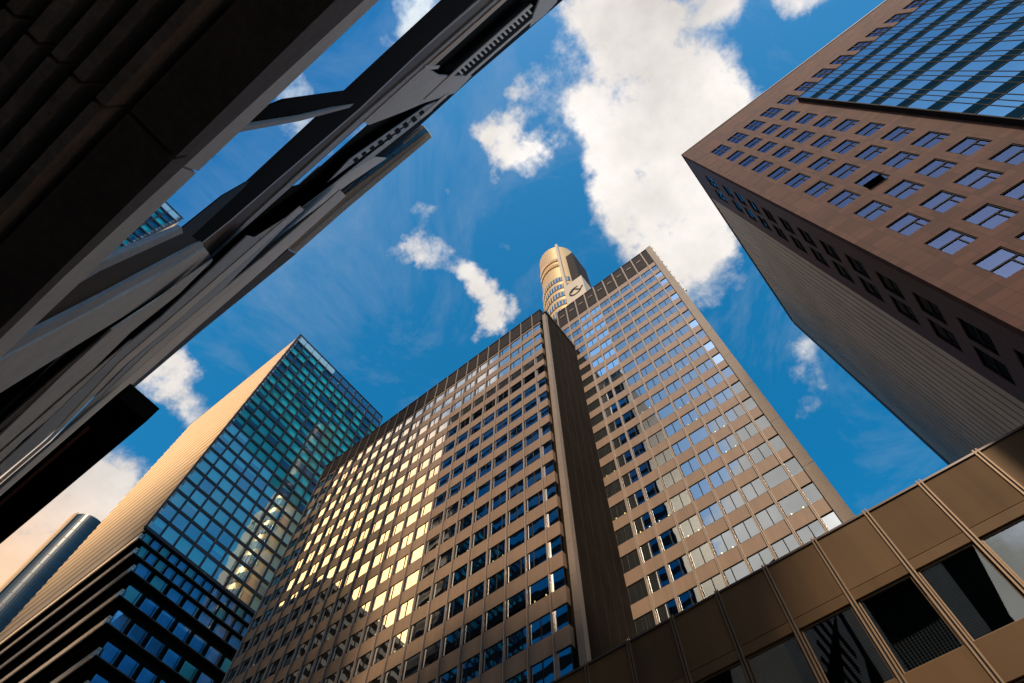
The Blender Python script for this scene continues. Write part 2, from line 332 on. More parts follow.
def window_mb(F, w, h, panes, inner, gmat, frame=M_FRAME, fr=.05, depth=.12, room=.5, bars=(), cw=None):
    """one framed window: glass sheet set back, frame round it, the room or curtain seen behind the glass"""
    S = shifted(F); b = MB(); x0 = -w / 2; x1 = w / 2; z0 = -h / 2; z1 = h / 2
    b.fbox(S, x0, x1, z0, z0 + fr, -depth - .05, -depth + .05, frame); b.fbox(S, x0, x1, z1 - fr, z1, -depth - .05, -depth + .05, frame)
    b.fbox(S, x0, x0 + fr, z0 + fr, z1 - fr, -depth - .05, -depth + .05, frame); b.fbox(S, x1 - fr, x1, z0 + fr, z1 - fr, -depth - .05, -depth + .05, frame)
    b.fquad(S, x0 + fr, x1 - fr, z0 + fr, z1 - fr, -depth, gmat)
    for p in panes: b.fbox(S, p - fr * .7, p + fr * .7, z0 + fr, z1 - fr, -depth - .045, -depth + .045, frame)
    for (a0, a1, c0, c1) in bars: b.fbox(S, x0 + a0 * w, x0 + a1 * w, z0 + c0 * h, z0 + c1 * h, -depth - .043, -depth + .043, frame)
    for k, (a0, a1, m) in enumerate(inner): b.fquad(S, x0 + a0 * w, x0 + a1 * w, z0, z1, -depth - room + .003 * k, m)
    return b
#@@SETTING
# ------------------------------------------------------------------ ground
g = MB(); g.quad([(-3000, -3000, 0), (3000, -3000, 0), (3000, 3000, 0), (-3000, 3000, 0)], M_GRND); g.build('ground', kind='structure')
g = MB(); g.box(-150, 9, 3.5, 14, .004, .008, M_ASPH); g.build('road', kind='structure')
g = MB(); g.box(-150, 60, -1.0, 3.5, .0, .13, M_PAVE); g.box(-150, 9, 14, 26, 0, .13, M_PAVE); g.build('pavement', kind='structure')

# ------------------------------------------------------------------ main slab block (front half, left)
DL = 30.0; FL = FX(DL); flo = 3.66; bayw = 2.19; xm0 = -20.30; zc0 = 88.73; xe = -66.7
main = thing('office_tower', (-42, 40, 0), 'long taupe office slab with gold reflecting windows left of the dark slate end wall', 'office building', 'twin taupe office slabs')
b = MB(); b.box(xe + .3, -18.6, DL + .75, 47, 0, 94.2 + CZ, M_SIDE); b.build('core', main)
NB = 21
zrows = [zc0 - flo * k for k in range(0, 21)]
wh = 2.02
for k, z in enumerate(zrows):                       # taupe bands between the window rows
    b = MB(); zt = z - wh / 2; zb = z - flo + wh / 2
    b.fbox(FL, xe + .35, -18.95, zb, zt, -.55, -.06, M_SPAN)
    for j in range(NB + 1):
        b.fbox(FL, xm0 - bayw * j - .13, xm0 - bayw * j - .115, zb + .01, zt - .01, -.2, -.052, M_JOINT)
    b.build('spandrel', main)
b = MB(); b.fbox(FL, xe + .35, -18.95, zc0 + wh / 2, 90.3, -.55, -.06, M_SPAN); b.build('spandrel', main)
for j in range(NB + 1):
    x = xm0 - bayw * j; b = MB(); b.fbox(FL, x - .075, x + .075, 8, 94.75, -.2, .10, M_MULL); b.fbox(FL, x - .022, x + .022, 8, 94.74, .09, .16, M_MULLB); b.build('mullion', main)
b = MB()
b.fbox(FL, xe, -18.72, 90.3, 94.6, -.5, .04, M_PARA); b.fbox(FL, xe - .1, -18.6, 94.6, 94.85, -.6, .12, M_PARA)
for j in range(NB): b.fbox(FL, xm0 - bayw * (j + .5) - .012, xm0 - bayw * (j + .5) + .012, 90.35, 94.55, 0, .043, M_JOINT)
b.build('attic_band', main)
W = bayw - .17
rn = lambda *a: random.choice(a)
V = [window_mb(FL, W, wh, (), [(0, 1, M_ROOM)], M_GLASS), window_mb(FL, W, wh, (0,), [(0, .55, M_CURT), (.55, 1, M_ROOM)], M_GLASS),
     window_mb(FL, W, wh, (-.45,), [(0, .3, M_ROOM), (.3, .78, M_CURT), (.78, 1, M_ROOM)], M_GLASS), window_mb(FL, W, wh, (.4,), [(0, 1, M_CURT)], M_GLASS), window_mb(FL, W, wh, (0,), [(0, .4, M_ROOM), (.4, 1, M_CURTL)], M_GLASS)]
spots = []
for z in zrows:
    for j in range(NB):
        spots.append((xm0 - bayw * (j + .5), z, random.choices((0, 1, 2, 3, 4), (3, 2, 3, 2, .35))[0]))
lampset = lambda u, z: random.random() < (.12 if z < 60 else .02)
windows(main, FL, spots, V, (W, wh), lamps=lampset)
cw = xm0 + .085; ce = -18.98                        # the narrow wrap-round windows at the end of each floor
for z in zrows:
    b = MB(); b.fbox(FL, cw, ce, z - wh / 2, z - wh / 2 + .05, -.2, -.1, M_FRAME); b.fbox(FL, cw, ce, z + wh / 2 - .05, z + wh / 2, -.2, -.1, M_FRAME)
    b.fbox(FL, ce - .06, ce, z - wh / 2 + .05, z + wh / 2 - .05, -.2, -.1, M_FRAME); b.fquad(FL, cw, ce - .06, z - wh / 2 + .05, z + wh / 2 - .05, -.15, M_GLASS)
    b.quad([FL(ce - .02, z - wh / 2 + .05, -.2), FL(ce - .02, z - wh / 2 + .05, -.7), FL(ce - .02, z + wh / 2 - .05, -.7), FL(ce - .02, z + wh / 2 - .05, -.2)], M_GLASS)
    b.fquad(FL, cw, ce - .1, z - wh / 2, z + wh / 2, -.6, M_ROOM); b.build('corner_window', main)
b = MB()                                            # stone pier and dark end wall
zj = 8
while zj < 92.6:
    z1 = min(zj + flo * 1.0, 92.6); b.fbox(FL, -18.56, -17.98, zj, z1 - .025, -.8, -.22, M_PIER); zj += flo
b.build('corner_pier', main)
b = MB(); F2 = FY(-17.95, 1)
b.fbox(F2, DL + .8, 38.3, 0, 93.2, -.7, 0, M_SIDE)
for k in range(1, 5): b.fbox(F2, DL + .8 + 1.5 * k - .02, DL + .8 + 1.5 * k + .02, 0, 93.1, -.1, .006, M_JOINT)
b.build('end_wall', main)
b = MB(); b.fbox(F2, DL + .25, 38.1, 93.2, 93.55, -.9, .12, M_JOINT); b.fbox(F2, DL + .3, 38.1, 94.15, 94.22, .02, .09, M_MULLB)
for k in range(6): b.fbox(F2, DL + .4 + 1.45 * k, DL + .45 + 1.45 * k, 93.55, 94.15, .03, .08, M_MULLB)
b.build('roof_railing', main)

# ------------------------------------------------------------------ recessed slab block (right)
DR = 38.2; FR = FX(DR); rf = .0939 * DR; rb = .0548 * DR; rx0 = -.0344 * DR; rz0 = 2.6745 * DR
back = thing('office_tower', (-9, 46, 0), 'taller recessed taupe office slab with sky-blue windows right of the dark slate end wall', 'office building', 'twin taupe office slabs')
b = MB(); b.box(-24, .75, DR + .8, 56, 0, 112.3 + CZ, M_SIDE); b.build('core', back)
rrows = [rz0 - rf * k for k in range(0, 24)]; rwh = 2.08; RB_N = 9
for z in rrows:
    b = MB(); b.fbox(FR, -20, -.14, z - rf + rwh / 2, z - rwh / 2, -.55, -.05, M_SPAN); b.build('spandrel', back)
b = MB(); b.fbox(FR, -20, -.14, rz0 + rwh / 2, 105.0, -.55, -.05, M_SPAN); b.build('spandrel', back)
for j in range(RB_N + 1):
    x = rx0 - rb * j; b = MB(); b.fbox(FR, x - .10, x - .02, 8, 112.4, -.2, .13, M_MULLB); b.fbox(FR, x + .02, x + .10, 8, 112.4, -.2, .13, M_MULLB); b.fbox(FR, x - .02, x + .02, 8, 112.3, -.2, .06, M_FRAME); b.build('mullion', back)
b = MB(); b.fbox(FR, -20, -.12, 105.0, 112.2, -.5, .02, M_PARA); b.fbox(FR, -20, -.1, 112.2, 112.5, -.6, .10, M_PARA); b.build('attic_band', back)
for j in range(RB_N):                                # a slim pale lamp fitting in each attic panel
    b = MB(); x = rx0 - rb * (j + .5); b.fbox(FR, x - .45, x + .45, 108.9, 109.15, .02, .14, M_MULLB); b.build('attic_fitting', back)
b = MB(); zj = 8
while zj < 112.4:
    z1 = min(zj + rf * 2, 112.6); b.fbox(FR, -.12, .86, zj, z1 - .035, -.8, .16, M_PIER); zj += rf * 2
b.build('corner_pier', back)
b = MB(); b.fbox(FR, 1.02, 1.22, 88, 113.4, -.6, -.3, M_WHITE)
for k in range(9): b.fbox(FR, .8, 1.02, 89 + 2.9 * k, 89.15 + 2.9 * k, -.5, -.4, M_FRAME)
b.build('rail', back)
W2 = rb - .2
V = [window_mb(FR, W2, rwh, (.05,), [(0, .5, M_CURT), (.5, 1, M_ROOM)], M_GLASSB), window_mb(FR, W2, rwh, (.05,), [(0, .45, M_CURTL), (.45, .62, M_ROOM), (.62, 1, M_CURTL)], M_GLASSB),
     window_mb(FR, W2, rwh, (), [(0, 1, M_ROOM)], M_GLASSB), window_mb(FR, W2, rwh, (-.3,), [(0, 1, M_CURT)], M_GLASSB), window_mb(FR, W2, rwh, (.05,), [(0, .42, M_CURT), (.42, .6, M_ROOM), (.6, 1, M_CURT)], M_GLASSB)]
spots = [(rx0 - rb * (j + .5), z, random.choices((0, 1, 2, 3, 4), (2, 2, .8, 1, 4))[0]) for z in rrows for j in range(RB_N)]
windows(back, FR, spots, V, (W2, rwh), lamps=lambda u, z: random.random() < (.22 if z < 75 else .02))
for z in rrows:
    b = MB(); u0, u1 = rx0 + .11, -.15
    b.fbox(FR, u0, u1, z - rwh / 2, z - rwh / 2 + .05, -.2, -.1, M_FRAME); b.fbox(FR, u0, u1, z + rwh / 2 - .05, z + rwh / 2, -.2, -.1, M_FRAME)
    b.fbox(FR, u1 - .05, u1, z - rwh / 2 + .05, z + rwh / 2 - .05, -.2, -.1, M_FRAME); b.fquad(FR, u0, u1 - .05, z - rwh / 2 + .05, z + rwh / 2 - .05, -.15, M_GLASSB)
    b.fquad(FR, u0, u1, z - rwh / 2, z + rwh / 2, -.6, rn(M_ROOM, M_CURT)); b.build('corner_window', back)

# ------------------------------------------------------------------ podium with brown metal panels
DP = 26.0; FP = FX(DP); pb = .1065 * DP; px0 = -.1715 * DP
pod = thing('podium_building', (-8, 28, 0), 'low brown metal panelled building with double mullions in the lower right foreground', 'building')
xl, xr = -27.0, 9.3
b = MB(); b.box(xl, xr, DP + .7, DP + 3.6, 0, 24.9 + CZ, M_POD); b.build('core', pod)
joints = [px0 + pb * k for k in range(-8, 6)]; joints = [x for x in joints if xl < x < xr]
edges = [xl] + joints + [xr]
zt, zj_, zw1, zw0 = .9675 * DP, .8365 * DP, .8150 * DP, .6735 * DP
lev = 0; pane_spots = []
for a, c in zip(edges, edges[1:]):
    b = MB(); b.fbox(FP, a, c, zj_ + .03, zt - .12, -.6, 0, rn(*M_PODS)); b.build('parapet_panel', pod)
    b = MB(); b.fbox(FP, a, c, zw1 + .02, zj_, -.6, 0, rn(*M_PODS)); b.build('fascia_panel', pod)
for z0, z1 in ((zw0 - 1.75, zw0 - .02), (zw0 - 7.2, zw0 - 5.4), (zw0 - 12.6, zw0 - 10.8)):
    b = MB(); b.fbox(FP, xl, xr, z0, z1, -.6, 0, M_POD); b.build('spandrel', pod)
b = MB(); b.fbox(FP, xl, xr, zt - .12, zt, -.7, .07, M_COPE); b.fbox(FP, xl, xr, zj_, zj_ + .03, -.3, -.03, M_JOINT); b.build('coping', pod)
for x in joints:
    b = MB(); b.fbox(FP, x - .115, x - .04, 3, zt + .10, -.1, .09, M_PODM); b.fbox(FP, x + .04, x + .115, 3, zt + .10, -.1, .09, M_PODM); b.fbox(FP, x - .04, x + .04, 3, zt - .13, -.1, .02, M_JOINT); b.build('mullion', pod)
wv = [window_mb(FP, pb - .32, zw1 - zw0 - .02, (), [(0, 1, M_BLIND)], M_GLASSP, M_PODM, .06, .16, .25)]
windows(pod, FP, [(x + pb / 2, (zw1 + zw0) / 2 - dz, 0) for x in [joints[0] - pb] + joints for dz in (0, 5.45, 10.9) if xl < x + .1 and x + pb < xr + .6], wv, (pb - .3, zw1 - zw0))

# ------------------------------------------------------------------ brown granite tower on the right
YB = 20.0; XB = 9.86; ZB = 79.6; FB = FX(YB); FD = FY(XB, -1)
rt = thing('granite_tower', (22, 34, 0), 'dark brown granite tower with small square windows, a glass bay and a ribbed grey wall', 'office building')
b = MB(); b.box(XB + .5, 62, YB + .5, 47.4, 0, ZB - .5 + CZ, M_SIDE); b.build('core', rt)
cols = [12.33, 14.38, 16.43, 18.48]; rows = [3.3085 * YB - 3.816 * k for k in range(16)]; gw, gh = 1.42, 2.28
tall_z = 3.553 * YB; tall_h = 3.7; tall_cols = cols + [20.53 + 2.05 * k for k in range(18)]
def clad(F, u0, u1, z0, z1, holes, mat, th=.45):
    """cladding sheet with rectangular openings, cut on a grid"""
    us = sorted(set([u0, u1] + [h for q in holes for h in q[:2]])); b = MB()
    zs = sorted(set([z0, z1] + [h for q in holes for h in q[2:]]))
    for a0, a1 in zip(us, us[1:]):
        run = None
        for c0, c1 in zip(zs, zs[1:]):
            um, zm = (a0 + a1) / 2, (c0 + c1) / 2
            if any(q[0] < um < q[1] and q[2] < zm < q[3] for q in holes):
                if run: b.fbox(F, a0, a1, run[0], run[1], -th, 0, mat); run = None
            else: run = (run[0], c1) if run else (c0, c1)
        if run: b.fbox(F, a0, a1, run[0], run[1], -th, 0, mat)
    return b
holes = [(u - gw / 2, u + gw / 2, z - gh / 2, z + gh / 2) for u in cols for z in rows] + [(u - gw / 2, u + gw / 2, tall_z - tall_h / 2, tall_z + tall_h / 2) for u in tall_cols]
clad(FB, XB, 62, 0, ZB, holes, M_GRAN).build('granite_front', rt)
bars = [(0.02, .98, .46, .51), (.70, .74, .04, .47)]
V = [window_mb(FB, gw, gh, (), [(0, 1, M_ROOMB)], M_RGLASS, M_FRAME, .06, .09, .3, bars), window_mb(FB, gw, gh, (), [(0, .55, M_CURT), (.55, 1, M_ROOMB)], M_RGLASS, M_FRAME, .06, .09, .3, bars), window_mb(FB, gw, gh, (), [(0, 1, M_CURTL)], M_RGLASS, M_FRAME, .06, .09, .3, bars), window_mb(FB, gw, gh, (), [(0, 1, M_TEALD)], M_RGLASS, M_FRAME, .06, .09, .3, bars)]
windows(rt, FB, [(u, z, random.choices((0, 1, 2, 3), (6, 1.6, .5, 1.2))[0]) for u in cols for z in rows], V, (gw, gh))
V = [window_mb(FB, gw, tall_h, (), [(0, 1, M_TEALD)], M_RGLASS, M_FRAME, .05, .09, .3, [(.02, .98, .30, .33), (.02, .98, .64, .67), (.48, .54, .02, .98)])]
windows(rt, FB, [(u, tall_z, 0) for u in tall_cols], V, (gw, tall_h), 'attic_window')
r_ = ray(873, 183); k_ = YB / r_.y; uo = min(cols, key=lambda c: abs(c - r_.x * k_)); zo = min(rows, key=lambda z: abs(z - r_.z * k_))
b = MB(); q = [(uo - .62, YB - .01, zo - .02 + CZ), (uo + .62, YB - .01, zo - .02 + CZ), (uo + .62, YB - .42, zo - .95 + CZ), (uo - .62, YB - .42, zo - .95 + CZ)]
b.prism(q, (0, .05, .02), M_FRAME); b.prism([(x + (.07 if x < uo else -.07), y - .006, z - .006) for x, y, z in q], (0, .004, 0), M_SGLASS); b.build('open_sash', rt)
# side strip with its two columns of windows, the ribbed wall beyond
ucols = [22.5, 24.42]; drows = [6.655 * XB - 3.80 * k for k in range(16)]
dh = [(u - .72, u + .72, z - 1.15, z + 1.15) for u in ucols for z in drows] + [(u - .72, u + .72, 7.24 * XB - 1.8, 7.24 * XB + 1.8) for u in ucols]
clad(FD, YB + .46, 26.4, 0, ZB, dh, M_GRAND).build('granite_side', rt)
V = [window_mb(FD, 1.44, 2.3, (), [(0, 1, M_ROOMB)], M_SGLASS, M_FRAME, .06, .09, .28, bars)]
windows(rt, FD, [(u, z, 0) for u in ucols for z in drows], V, (1.44, 2.3))
V = [window_mb(FD, 1.44, 3.6, (), [(0, 1, M_TEALD)], M_SGLASS, M_FRAME, .05, .09, .28, [(.02, .98, .30, .33), (.02, .98, .64, .67), (.48, .54, .02, .98)])]
windows(rt, FD, [(u, 7.24 * XB, 0) for u in ucols], V, (1.44, 3.6), 'attic_window')
b = MB(); b.fbox(FD, 26.45, 47.3, 0, ZB - .3, -.5, -.10, M_RIBD); u = 26.5
while u < 47.2: b.fbox(FD, u, u + .66, 0, ZB - .32, -.3, -.04, M_RIB); u += .84
b.build('ribbed_wall', rt)
b = MB(); b.fbox(FD, 47.3, 47.95, 0, ZB, -.6, .03, M_GRAND); b.fbox(FD, 26.4, 47.3, ZB - .3, ZB, -.6, .04, M_COPE); b.build('edge_trim', rt)
b = MB(); b.box(XB - .06, 62, YB - .06, 47.4, ZB + CZ, ZB + .25 + CZ, M_COPE); b.build('coping', rt)
# projecting glass bay
bay = MB(); xb0 = 20.5; FG = FX(YB - .02); zb0, zb1 = 24, 68.4
bay.fbox(FG, xb0, 62, zb0, zb1, 0, .30, M_JOINT); bay_o = bay.build('glass_bay', rt)
b = MB(); z = zb1
while z > zb0 + .1:
    z0 = max(z - 3.8, zb0); b.fquad(FG, xb0, 62, z - 2.45, z, .34, M_BAYG); b.fquad(FG, xb0, 62, z0, z - 2.45, .335, M_BAYS); b.fquad(FG, xb0, 62, z - 2.45, z, .31, M_ROOMB); z -= 3.8
b.build('bay_glazing', bay_o)
b = MB(); u = xb0; k = 0
while u < 62:
    b.fbox(FG, u - .025, u + .025, zb0, zb1, .3, .365, M_FRAME); u += (1.02, .515, .515)[k % 3]; k += 1
z = zb1
while z > zb0: b.fbox(FG, xb0, 62, z - .05, z + .03, .3, .38, M_FRAME); z -= 3.8
b.fbox(FG, xb0 - .05, xb0 + .05, zb0, zb1, -.3, .48, M_FRAME); b.build('bay_grid', bay_o)

# ------------------------------------------------------------------ teal glass tower
XT = 90.0; FT = FY(-XT, 1); FTC = FX(.1828 * XT); y0t, y1t = .1828 * XT, .5573 * XT; ztop = 1.838 * XT; zlow = .928 * XT; nb = 12; tb = (y1t - y0t) / nb; tf = .03835 * XT
teal = thing('glass_tower', (-112, 33, 0), 'teal glass tower with black grid and gold corrugated metal flank left of the taupe slab', 'office building')
b = MB(); b.box(-137, -XT - 1.0, y0t + .6, y1t - .3, zlow + CZ, ztop - .5 + CZ, M_BLACK); b.box(-136.5, -XT - 6, y0t + 10.5, y1t + 4, 0, zlow + CZ, M_BLACK); b.build('core', teal)
zs0 = 1.797 * XT; nf = int((zs0 - zlow) / tf + .5); tf = (zs0 - zlow) / nf
S = shifted(FT)
def teal_pane(parts, g=M_TGLASS):
    b = MB(); w = tb; h = tf; fr = .14
    b.fquad(S, -w / 2 + fr, w / 2 - fr, -h / 2 + fr, h / 2 - fr, -.06, g)
    for (c0, c1, m) in parts: b.fquad(S, -w / 2, w / 2, -h / 2 + c0 * h, -h / 2 + c1 * h, -.35, m)
    return b
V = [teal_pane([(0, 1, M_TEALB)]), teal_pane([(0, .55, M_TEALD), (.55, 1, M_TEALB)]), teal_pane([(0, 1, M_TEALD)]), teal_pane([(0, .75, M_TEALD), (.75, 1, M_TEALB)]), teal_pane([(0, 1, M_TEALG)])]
spots = []
for i in range(nf):
    z = zlow + tf * (i + .5)
    for j in range(nb):
        if i >= nf - 1 and j > 4: continue
        wts = (6, 2.2, 1.6, 1.2, 1.2) if i > 4 else (1.2, 1, 2.0, 1.5, 5)
        spots.append((y0t + tb * (j + .5), z, random.choices((0, 1, 2, 3, 4), wts)[0]))
windows(teal, FT, spots, V, (tb, tf), 'window')
b = MB()
for j in range(nb + 1): b.fbox(FT, y0t + tb * j - .18, y0t + tb * j + .18, zlow, zs0 if 0 < j < 6 else ztop - .02, -.5, .10, M_TFRAME)
for i in range(nf + 1): b.fbox(FT, y0t, y1t, zlow + tf * i - .3, zlow + tf * i + .3, -.5, .05, M_TFRAME)
b.fbox(FT, y0t, y1t, ztop - .25, ztop, -.4, .08, M_TFRAME); b.build('black_grid', teal)
b = MB()
for j in range(5): b.fbox(FT, y0t + tb * j + .1, y0t + tb * (j + 1) - .1, zs0 + .25, ztop - .3, -.3, -.1, M_PALE)
b.build('pale_screen', teal)
b = MB()
for j in range(5, nb):
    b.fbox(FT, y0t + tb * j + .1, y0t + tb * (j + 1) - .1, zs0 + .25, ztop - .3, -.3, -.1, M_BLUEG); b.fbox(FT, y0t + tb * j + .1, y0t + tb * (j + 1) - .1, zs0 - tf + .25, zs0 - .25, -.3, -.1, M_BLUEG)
b.build('blue_screen', teal)
b = MB(); z = zlow; st = tf * .5; ci = 0
while z < ztop - .05:                                # corrugated flank: long horizontal sheets, each tipped outwards at the top
    z1 = min(z + st, ztop)
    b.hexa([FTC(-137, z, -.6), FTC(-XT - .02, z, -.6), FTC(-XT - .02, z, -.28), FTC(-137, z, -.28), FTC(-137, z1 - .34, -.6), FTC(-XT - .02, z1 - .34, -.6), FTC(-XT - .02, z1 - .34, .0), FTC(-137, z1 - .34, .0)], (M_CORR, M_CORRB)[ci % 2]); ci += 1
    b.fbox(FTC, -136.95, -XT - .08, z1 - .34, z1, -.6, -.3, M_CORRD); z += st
b.build('corrugated_flank', teal)
# stepped lower floors, each set back below the one above
tiers = [(90.4, .1900, .926, .900), (90.6, .1985, .893, .8705), (90.8, .2130, .8655, .8409), (91.2, .2225, .8150, .7929), (91.6, .2319, .7670, .7439), (92.0, .2480, .7180, .6943), (92.4, .262, .670, .646), (92.8, .28, .622, .60), (93.2, .29, .577, .552)]
prev = zlow
for k, (X, yr, r1, r0) in enumerate(tiers):
    yk = yr * X; z1 = r1 * X if k > 0 else zlow - .1; z0 = r0 * X; F = FY(-X, 1); b = MB(); z1 = min(z1, prev - .3)
    b.fbox(F, yk - .3, y1t + 6, z0 - .4, z0 - .12, -40, .06, M_BLACK); b.fbox(F, yk - .3, y1t + 6, z0 - .12, z0, -40, .12, M_BRWN)                  # slab edge
    b.fbox(F, yk + .6, y1t + 5, z0, prev - .4, -38, -.35, M_BLACK)               # dark recess behind
    tier = b.build('tier', teal)
    b = MB(); FC = FX(yk); b.fbox(FC, -137, -X - .3, z0 - .4, z0 + .9, -.4, .5, M_CORR); b.fbox(FC, -137, -X - .3, z0 + 1.0, z0 + 1.35, -.4, .4, M_CORR); b.build('gold_ledge', tier)
    u = yk; j = 0
    while u < y1t + 4:
        w = 2.5 if k > 1 else 1.5; b = MB()
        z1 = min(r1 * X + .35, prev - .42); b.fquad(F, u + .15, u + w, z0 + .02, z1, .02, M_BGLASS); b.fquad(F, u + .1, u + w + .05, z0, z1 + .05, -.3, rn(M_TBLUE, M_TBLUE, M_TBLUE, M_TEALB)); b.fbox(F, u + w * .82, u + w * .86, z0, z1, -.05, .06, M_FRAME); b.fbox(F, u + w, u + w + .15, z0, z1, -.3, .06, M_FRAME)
        b.build('tier_window', tier); u += w + (.75 if k > 1 else .35); j += 1
    prev = z0

# ------------------------------------------------------------------ cylindrical tower peeping over the slab
cx, cy, cr = -29.3, 63.0, 6.9; ctop = 231.0
cy_t = thing('round_tower', (cx, cy, 0), 'tall cream cylinder tower with curved window rows peeping over the taupe slabs', 'tower')
b = MB(); b.cyl(cx, cy, cr, 0, ctop + CZ, M_GOLD, 64); b.build('shell', cy_t)
for z in range(120, 196, 7):
    b = MB(); b.cyl(cx, cy, cr + .12, z + CZ, z + 4.2 + CZ, M_CYLG, 24, 215, 318, cap=False)
    for a in range(215, 319, 8):
        t_ = math.radians(a); b.box(cx + (cr + .15) * math.cos(t_) - .14, cx + (cr + .15) * math.cos(t_) + .14, cy + (cr + .15) * math.sin(t_) - .14, cy + (cr + .15) * math.sin(t_) + .14, z + CZ, z + 4.2 + CZ, M_GOLD)
    b.build('window_band', cy_t)
for z in (206, 212):
    b = MB(); b.cyl(cx, cy, cr + .1, z + CZ, z + 3 + CZ, M_CORRD, 24, 225, 300, cap=False)
    for a in range(225, 301, 6):
        t_ = math.radians(a); b.box(cx + (cr + .12) * math.cos(t_) - .25, cx + (cr + .12) * math.cos(t_) + .25, cy + (cr + .12) * math.sin(t_) - .25, cy + (cr + .12) * math.sin(t_) + .25, z + CZ, z + 3 + CZ, M_GOLD)
    b.build('louvre_band', cy_t)
b = MB(); b.box(cx + 3.4, cx + 4.3, cy - 6.6, cy - 4.2, 0, ctop + 1 + CZ, M_CREAM); b.build('edge_fin', cy_t)
b = MB(); b.box(cx + 4.3, cx + 8.2, cy - 4.2, cy + 4, 0, 218 + CZ, M_PARA); b.build('dark_side', cy_t)
b = MB(); b.box(cx + 3.4, cx + 9.8, cy - 6.9, cy + 3, 0, 181 + CZ, M_CREAM); lb = b.build('side_block', cy_t)
b = MB()                                             # the looped emblem on the block: two open sweeping strokes
FLg = FX(cy - 6.9)
def stroke(pts, w):
    for (a, c), (a2, c2) in zip(pts, pts[1:]):
        d = Vector((a2 - a, c2 - c)); n = Vector((-d.y, d.x)).normalized() * w / 2
        q = [(a + n.x, c + n.y), (a2 + n.x, c2 + n.y), (a2 - n.x, c2 - n.y), (a - n.x, c - n.y)]
        b.prism([FLg(u, z_, .06) for u, z_ in q], (0, -.08, 0), M_JOINT)
ex, ez = cx + 6.8, 172
stroke([(ex + 1.9 * math.cos(t), ez + 2.6 * math.sin(t)) for t in [math.radians(a) for a in range(60, 331, 15)]], .5)
stroke([(ex - 1.3 + i * .42, ez + .4 + 1.4 * math.sin(i * .7)) for i in range(10)], .45)
b.build('emblem', lb)

# ------------------------------------------------------------------ far blue tower low on the left
p1, p2 = ray(64, 524), ray(108, 533); p1 = p1 * (210 / -p1.x); p2 = p2 * (210 / -p2.x)
rr = (Vector((p2.x, p2.y)) - Vector((p1.x, p1.y))).length * .5; cc = (p1 + p2) / 2
far = thing('round_tower', (cc.x, cc.y, 0), 'distant dark blue round tower behind the gold corrugated flank at lower left', 'tower')
b = MB(); b.cyl(cc.x, cc.y, rr, 0, cc.z + CZ, M_RTG, 48); b.build('glass_shell', far)
b = MB()
for k in range(36): b.cyl(cc.x, cc.y, rr + .04, cc.z - 4 - 4 * k + CZ, cc.z - 3.75 - 4 * k + CZ, M_TFRAME, 40)
b.build('floor_rings', far)
b = MB(); b.cyl(cc.x, cc.y, rr + .35, 0, cc.z + .4 + CZ, M_CORRB, 16, 258, 300); b.build('gold_flank', far)

#@@LEFT
# ------------------------------------------------------------------ dark tower close overhead on the left
lt = thing('office_tower', (-45, -8, 0), 'near-black tower looming overhead at upper left with grey slanted beams', 'office building')
def onY(x, y, c):
    r = ray(x, y); k = c / max(-r.y, .006 * r.length)
    return Vector((r.x * k, r.y * k, r.z * k + CZ))
LEAN = math.tan(math.radians(1.15))
def onL(x, y, dlt):
    r = ray(x, y); k = (1.385 - dlt) / max(-r.y - LEAN * r.z, .02 * r.length); return r * k + Vector((0, 0, CZ))
def lpoly(name, pts, dlt, mat, th=.3, parent=None):
    b = MB(); b.prism([onL(x, y, dlt) for x, y in pts], (0, -th, th * LEAN * 0), mat); return b.build(name, parent or lt)
def onF(x, y, c):          # the upper storeys tip forward a little
    r = ray(x, y); k = (1.6 + (c - .77) * .4) / max(-r.y + .02 * r.z, .01 * r.length); return r * k + Vector((0, 0, CZ))
def fpoly(name, pts, c, mat, th=.08, parent=None):
    b = MB(); b.prism([onF(x, y, c) for x, y in pts], (0, -th, 0), mat); return b.build(name, parent or lt)
def onZ(x, y, z):
    r = ray(x, y); return r * (z / r.z) + Vector((0, 0, CZ))
def ypoly(name, pts, c, mat, th=.08, parent=lt):
    b = MB(); b.prism([onY(x, y, c) for x, y in pts], (0, -th, 0), mat); return b.build(name, parent)
def zpoly(name, pts, z, mat, th=.5, parent=lt):
    b = MB(); b.prism([onZ(x, y, z) for x, y in pts], (0, 0, th), mat); return b.build(name, parent)
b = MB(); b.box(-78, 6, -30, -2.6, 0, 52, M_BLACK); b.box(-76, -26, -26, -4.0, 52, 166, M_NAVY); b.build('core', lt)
b = MB(); F = FX(-3.99, 1)
for k in range(30): b.fbox(F, -75.5, -26.5, 54 + 3.7 * k, 56.2 + 3.7 * k, 0, .05, M_TWG)
b.build('window_band', lt)
# canopy soffit with hanging beams
zs = 5.1
e0 = -1.40
b = MB(); a0_, a1_ = onZ(-60, 219 + .90 * 161 + 10, zs + .35), onZ(420, 3 - .93 * 83, zs + .35)
k_ = (a1_.y - a0_.y) / (a1_.x - a0_.x); fy = lambda x: a0_.y + k_ * (x - a0_.x)
b.prism([(-60, -16, zs + CZ + .35), (6, -16, zs + CZ + .35), (6, fy(6), zs + CZ + .35), (-12, fy(-12), zs + CZ + .35), (-60, fy(-12), zs + CZ + .35)], (0, 0, .55), M_SOFF); sf = b.build('soffit', lt)
def ribline(x, y, z): return onZ(x, y, z).y
ya, yb_ = ribline(200, 133, zs + .1), ribline(200, 38, zs + .1)
b = MB(); b.box(-60, onZ(124, 116, zs).x - .02, yb_, ya, zs + .1 + CZ, zs + .36 + CZ, M_SOFF); b.box(onZ(124, 116, zs).x + .02, 6, yb_, ya, zs + .1 + CZ, zs + .36 + CZ, M_SOFF); b.build('soffit_panel', sf)
